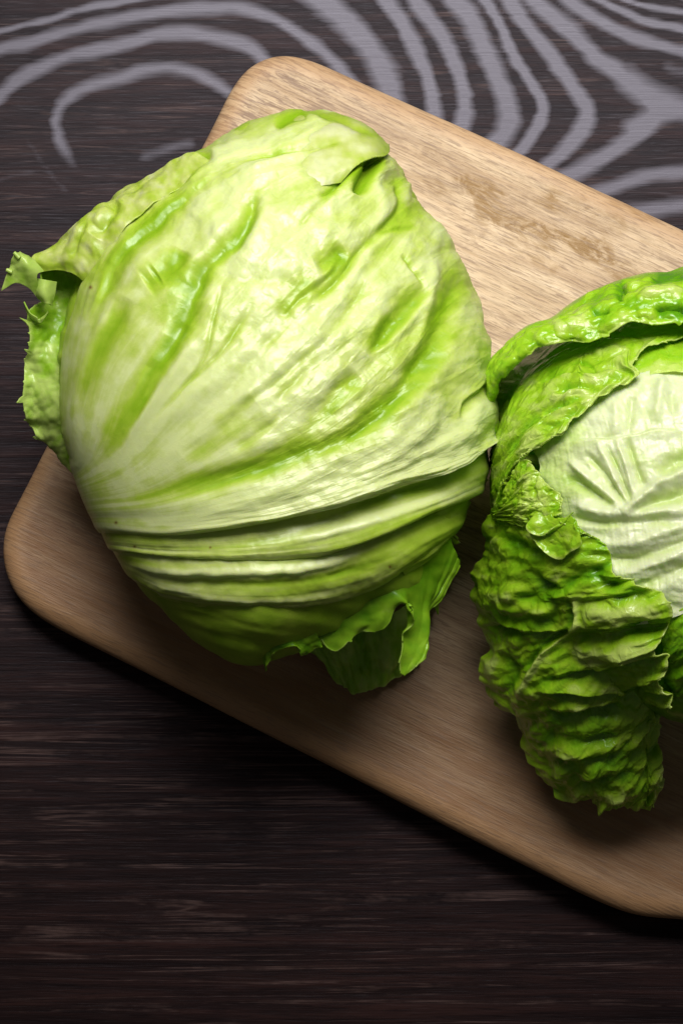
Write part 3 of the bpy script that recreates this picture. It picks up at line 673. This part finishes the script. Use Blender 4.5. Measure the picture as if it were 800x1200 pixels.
M_f = [('s', [(630,452),(665,447),(705,447)], 10, 10, .4), ('g', [(655,468),(675,462),(705,464)], 4, 6, .4), ('g', [(640,490),(670,478),(700,470)], 5, 6, .4), ('g', [(600,540),(620,508),(650,488)], 5, 5, .3),
       ('r', [(650,475),(680,470),(700,476)], 5, 4, -.3), ('g', [(668,430),(690,432),(702,448)], 2, 2, .2), ('g', [(640,512),(665,500),(690,482)], 4, 5, .4), ('g', [(585,590),(600,560),(618,535)], 5, 5, .3)]
leaf(L2, M_c, 420, 300, M_green, h2, lambda U, V, X, Y, SU, SV: 5*sm(.2, .9, V)+crinkle(91, 4.5, 1.8, 2.2, 24)(U, V, X, Y, SU, SV)*sm(.08, .40, U+.2*V),
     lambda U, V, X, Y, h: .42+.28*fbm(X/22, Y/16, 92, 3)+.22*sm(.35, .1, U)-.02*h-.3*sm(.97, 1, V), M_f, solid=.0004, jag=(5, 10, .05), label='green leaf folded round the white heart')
# top flap
T_z = [(150,210,225,215),(160,230,250,240),(170,255,275,268),(175,270,295,290),(180,280,305,303),(185,290,312,312),(185,295,318,318),(185,300,322,322),(185,300,326,328),(185,300,330,334),
       (185,300,334,338),(185,300,335,340),(185,300,335,340),(185,300,335,340)]
T_p = [((574,520),(576,512),(580,506),(584,500)),((560,486),(565,482),(572,478),(579,473)),((564,450),(570,450),(577,450),(585,449)),((572,428),(580,430),(588,432),(598,434)),
       ((590,408),(598,412),(605,416),(613,420)),((616,384),(622,391),(628,398),(634,405)),((645,374),(651,383),(657,392),(662,401)),((664,360),(672,372),(682,388),(690,401)),
       ((686,346),(696,358),(706,374),(716,390)),((713,334),(722,345),(731,360),(739,378)),((744,324),(750,336),(758,356),(768,381)),((780,317),(786,330),(794,352),(802,377)),
       ((825,312),(830,328),(838,352),(845,382)),((900,330),(900,345),(900,370),(900,400))]
T_c = [[(x, y, z) for (x, y), z in zip(p, zz)] for p, zz in zip(T_p, T_z)]
T_f = [('g', [(735,345),(728,338),(722,350)], 4, 8, .5), ('g', [(765,368),(785,362),(810,372)], 7, 10, .6), ('g', [(760,328),(780,322),(810,322)], 5, 10, .6), ('g', [(690,366),(715,364)], 3, 6, .5),
       ('r', [(745,350),(775,340),(800,348)], 7, 5, -.3), ('r', [(650,390),(680,380),(700,376)], 6, 3, -.3)]
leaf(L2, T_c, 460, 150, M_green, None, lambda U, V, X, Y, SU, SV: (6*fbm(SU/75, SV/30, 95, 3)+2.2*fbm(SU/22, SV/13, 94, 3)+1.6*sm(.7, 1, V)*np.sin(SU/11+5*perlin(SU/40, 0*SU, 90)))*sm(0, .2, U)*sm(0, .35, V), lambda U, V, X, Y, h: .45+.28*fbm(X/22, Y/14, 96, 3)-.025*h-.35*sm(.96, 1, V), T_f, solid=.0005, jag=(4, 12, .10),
     label='outer leaf arching over the top edge of the heart')
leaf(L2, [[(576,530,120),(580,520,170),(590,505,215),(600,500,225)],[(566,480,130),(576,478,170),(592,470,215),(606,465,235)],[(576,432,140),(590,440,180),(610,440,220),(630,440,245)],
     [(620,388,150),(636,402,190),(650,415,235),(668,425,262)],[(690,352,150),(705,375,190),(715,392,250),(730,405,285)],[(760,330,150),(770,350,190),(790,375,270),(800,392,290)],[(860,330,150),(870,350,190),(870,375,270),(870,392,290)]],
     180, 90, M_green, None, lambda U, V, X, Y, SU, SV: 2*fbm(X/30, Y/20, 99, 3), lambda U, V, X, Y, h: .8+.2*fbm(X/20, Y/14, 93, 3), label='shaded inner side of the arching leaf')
# inner leaf between the flap and the heart on the right
leaf(L2, [[(690,395,0),(760,385,2),(850,380,2)],[(700,410,3),(770,402,5),(850,400,5)],[(735,432,3),(780,424,6),(850,425,6)],[(748,445,2),(785,440,6),(850,448,6)]], 90, 160, M_green, h2,
     lambda U, V, X, Y, SU, SV: 1.2*fbm(X/18, Y/12, 97, 3), lambda U, V, X, Y, h: .45-.45*sm(.6, .95, U)+.2*fbm(X/20, Y/10, 98, 3))

# lower ruffled leaf
L_c = [
 [(574,596,200),(592,584,262),(620,590,290),(645,600,305),(660,612,312)],
 [(566,620,185),(598,622,275),(640,632,306),(676,628,320),(706,640,326)],
 [(563,650,165),(594,655,268),(645,664,312),(686,655,326),(714,666,328)],
 [(553,676,140),(590,688,252),(650,692,306),(700,688,322),(736,680,322)],
 [(554,706,130),(594,714,238),(660,710,298),(720,708,312),(778,698,306)],
 [(563,735,120),(600,738,222),(665,735,282),(730,733,298),(788,716,298)],
 [(570,757,108),(605,762,202),(668,760,262),(725,762,278),(776,745,278)],
 [(564,780,95),(605,790,178),(660,788,238),(715,784,254),(768,760,260)],
 [(565,802,80),(605,812,152),(655,812,212),(715,806,228),(782,782,238)],
 [(576,824,65),(612,832,128),(660,834,182),(715,830,196),(768,802,202)],
 [(600,838,50),(625,850,108),(670,855,152),(720,852,165),(786,818,168)],
 [(611,870,35),(640,878,84),(680,882,118),(725,880,128),(772,852,124)],
 [(624,903,20),(655,905,60),(690,910,85),(727,906,90),(776,890,80)],
 [(645,926,10),(675,926,36),(705,929,50),(738,926,52),(770,922,42)],
 [(668,944,4),(690,946,10),(715,950,14),(742,946,14),(765,948,10)]]
L_z = [0, 0, 0, 0, 0, 2, 6, 12, 20, 30, 42, 54, 64, 70, 66]
L_c = [[(x, y, z+L_z[i]*(.8 if k == 0 else 1)) for k, (x, y, z) in enumerate(c)] for i, c in enumerate(L_c)]
L_f = [('r', [(670,695),(676,718),(674,735),(640,762),(620,795),(606,822)], 3.5, 8, -.55), ('g', [(664,700),(669,722),(664,738),(632,762),(612,795)], 3, 4, .4),
       ('s', [(795,722),(740,730),(674,736)], 13, 12, .4), ('s', [(672,738),(620,740),(566,730)], 13, 14, .35), ('g', [(570,712),(600,725),(660,722)], 7, 8, .4),
       ('s', [(765,806),(730,806),(690,812),(625,812)], 12, 15, .45), ('g', [(620,842),(680,838),(750,832)], 6, 9, .35), ('s', [(770,764),(720,778),(660,790),(620,800)], 11, 10, .35),
       ('r', [(640,835),(690,828),(735,822)], 6, 6, -.4), ('r', [(680,720),(740,716),(780,712)], 7, 7, -.35), ('r', [(665,765),(710,760),(765,750)], 7, 6, -.3),
       ('g', [(590,660),(620,668),(640,690),(668,694)], 6, 8, .35), ('r', [(600,655),(630,672),(655,685)], 6, 6, -.3), ('g', [(585,625),(610,640),(640,650)], 7, 9, .4), ('g', [(655,690),(700,668),(735,650)], 5, 7, .4),
       ('g', [(655,715),(640,700),(600,700)], 5, 7, .4), ('r', [(590,690),(620,712),(650,716)], 6, 5, -.2), ('g', [(620,870),(680,866),(740,870)], 6, 8, .3), ('g', [(640,900),(700,895),(760,880)], 7, 8, .3),
       ('r', [(650,885),(700,880),(750,860)], 6, 5, -.2), ('g', [(665,925),(710,918),(750,905)], 5, 7, .3), ('r', [(655,915),(700,935),(745,935)], 5, 4, -.2), ('g', [(690,672),(720,690),(760,695)], 6, 8, .4),
       ('g', [(590,760),(600,790),(590,815)], 6, 7, .3), ('r', [(575,770),(578,795),(590,812)], 5, 5, -.2)]
def L_disp(U, V, X, Y, SU, SV):
    d = crinkle(101, 6.5, 1.5, 0, 26)(U, V, X, Y, SU, SV)
    d += 1.6*np.sin((Y+.12*(X-650))/8.5+4.5*perlin(X/50, Y/40, 103))*sm(.0, .2, V)*(.6+.8*perlin(X/40, Y/30, 107))
    e = sm(.72, 1, V)+.7*sm(.16, 0, V)+sm(.94, 1, U)
    d *= sm(-.03, .22, V)
    d += 4.5*e*(np.sin(SU/10+5*perlin(SU/35, 0*SU, 104))+.35*np.sin(SU/4.5+3*perlin(SU/14, 0*SU, 105)))
    return d
L_f = [(k, p, w*1.15, d*.85, t) for k, p, w, d, t in L_f]
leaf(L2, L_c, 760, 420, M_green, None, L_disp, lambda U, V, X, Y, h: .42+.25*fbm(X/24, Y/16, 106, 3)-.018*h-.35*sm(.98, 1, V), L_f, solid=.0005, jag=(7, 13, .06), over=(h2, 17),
     label='crinkled outer leaf with a pale midrib hanging down to the board')
# crinkled zone and small curled lobes beside the heart
leaf(L2, [[(578,600,5),(600,575,9),(612,552,12),(618,538,12)],[(582,606,6),(606,588,14),(622,565,18),(634,545,16)],[(590,610,8),(612,598,18),(632,580,22),(646,560,20)],[(600,612,8),(622,606,18),(645,594,24),(664,582,20)],[(608,616,8),(630,614,16),(650,608,22),(667,602,18)]],
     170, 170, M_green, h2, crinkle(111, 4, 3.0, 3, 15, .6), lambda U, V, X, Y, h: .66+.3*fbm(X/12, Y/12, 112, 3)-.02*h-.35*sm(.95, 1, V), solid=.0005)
leaf(L2, [[(645,600,322),(632,603,332),(620,612,336)],[(648,606,322),(632,612,340),(618,622,340)],[(655,608,322),(642,622,334),(632,630,340)],[(664,606,322),(655,618,334),(642,624,340)],[(672,600,322),(665,606,330),(660,608,334)]],
     80, 60, M_green, None, over=(h2, 22), disp=ruff(113, 2.2), tint=lambda U, V, X, Y, h: .42+.2*fbm(X/12, Y/12, 114, 3)-.4*sm(.9, 1, V), solid=.0005)
leaf(L2, [[(640,612,318),(628,620,326),(620,626,330)],[(648,612,316),(640,630,322),(632,643,334)],[(655,610,316),(654,632,320),(652,655,334)],[(662,608,318),(666,628,322),(668,648,334)],[(668,606,320),(676,620,326),(680,636,332)],[(668,604,322),(674,610,328),(672,618,332)]],
     100, 80, M_green, None, over=(h2, 22), disp=ruff(115, 2.2), tint=lambda U, V, X, Y, h: .45+.2*fbm(X/16, Y/16, 116, 3)-.35*sm(.85, 1, V), solid=.0005)
# dark leaf low at the right and frilled tips of the hanging leaf
leaf(L2, [[(772,738,-2),(788,722,2),(806,708,5),(850,698,6),(930,690,6)],[(775,770,-6),(792,760,0),(812,750,4),(850,740,6),(930,730,6)],[(772,800,-14),(790,798,-4),(815,795,2),(860,790,4),(930,780,4)],[(772,835,-18),(795,838,-6),(825,840,-2),(870,838,0),(930,820,0)],[(775,862,-20),(800,872,-8),(830,872,-2),(870,868,-2),(930,840,-6)]],
     220, 200, M_green, h2, crinkle(121, 5, 1.6, 2, 24), lambda U, V, X, Y, h: .80-.35*sm(.12, 0, U)+.25*fbm(X/20, Y/16, 122, 3), solid=.0005)
leaf(L2, [[(770,750,262),(784,756,258),(802,742,262)],[(768,765,255),(785,768,252),(800,762,255)],[(768,785,245),(784,782,245),(796,776,246)]], 50, 50, M_green, None, ruff(123, 1.2), ft(.3, .2, 124), solid=.0005)
leaf(L2, [[(735,900,70),(755,905,50),(778,912,36)],[(738,915,60),(755,925,44),(772,928,30)],[(740,925,50),(752,938,30),(768,940,20)],[(735,935,40),(745,945,22),(762,952,10)]], 70, 60, M_green, None, ruff(125, 2), ft(.35, .2, 126), solid=.0005)
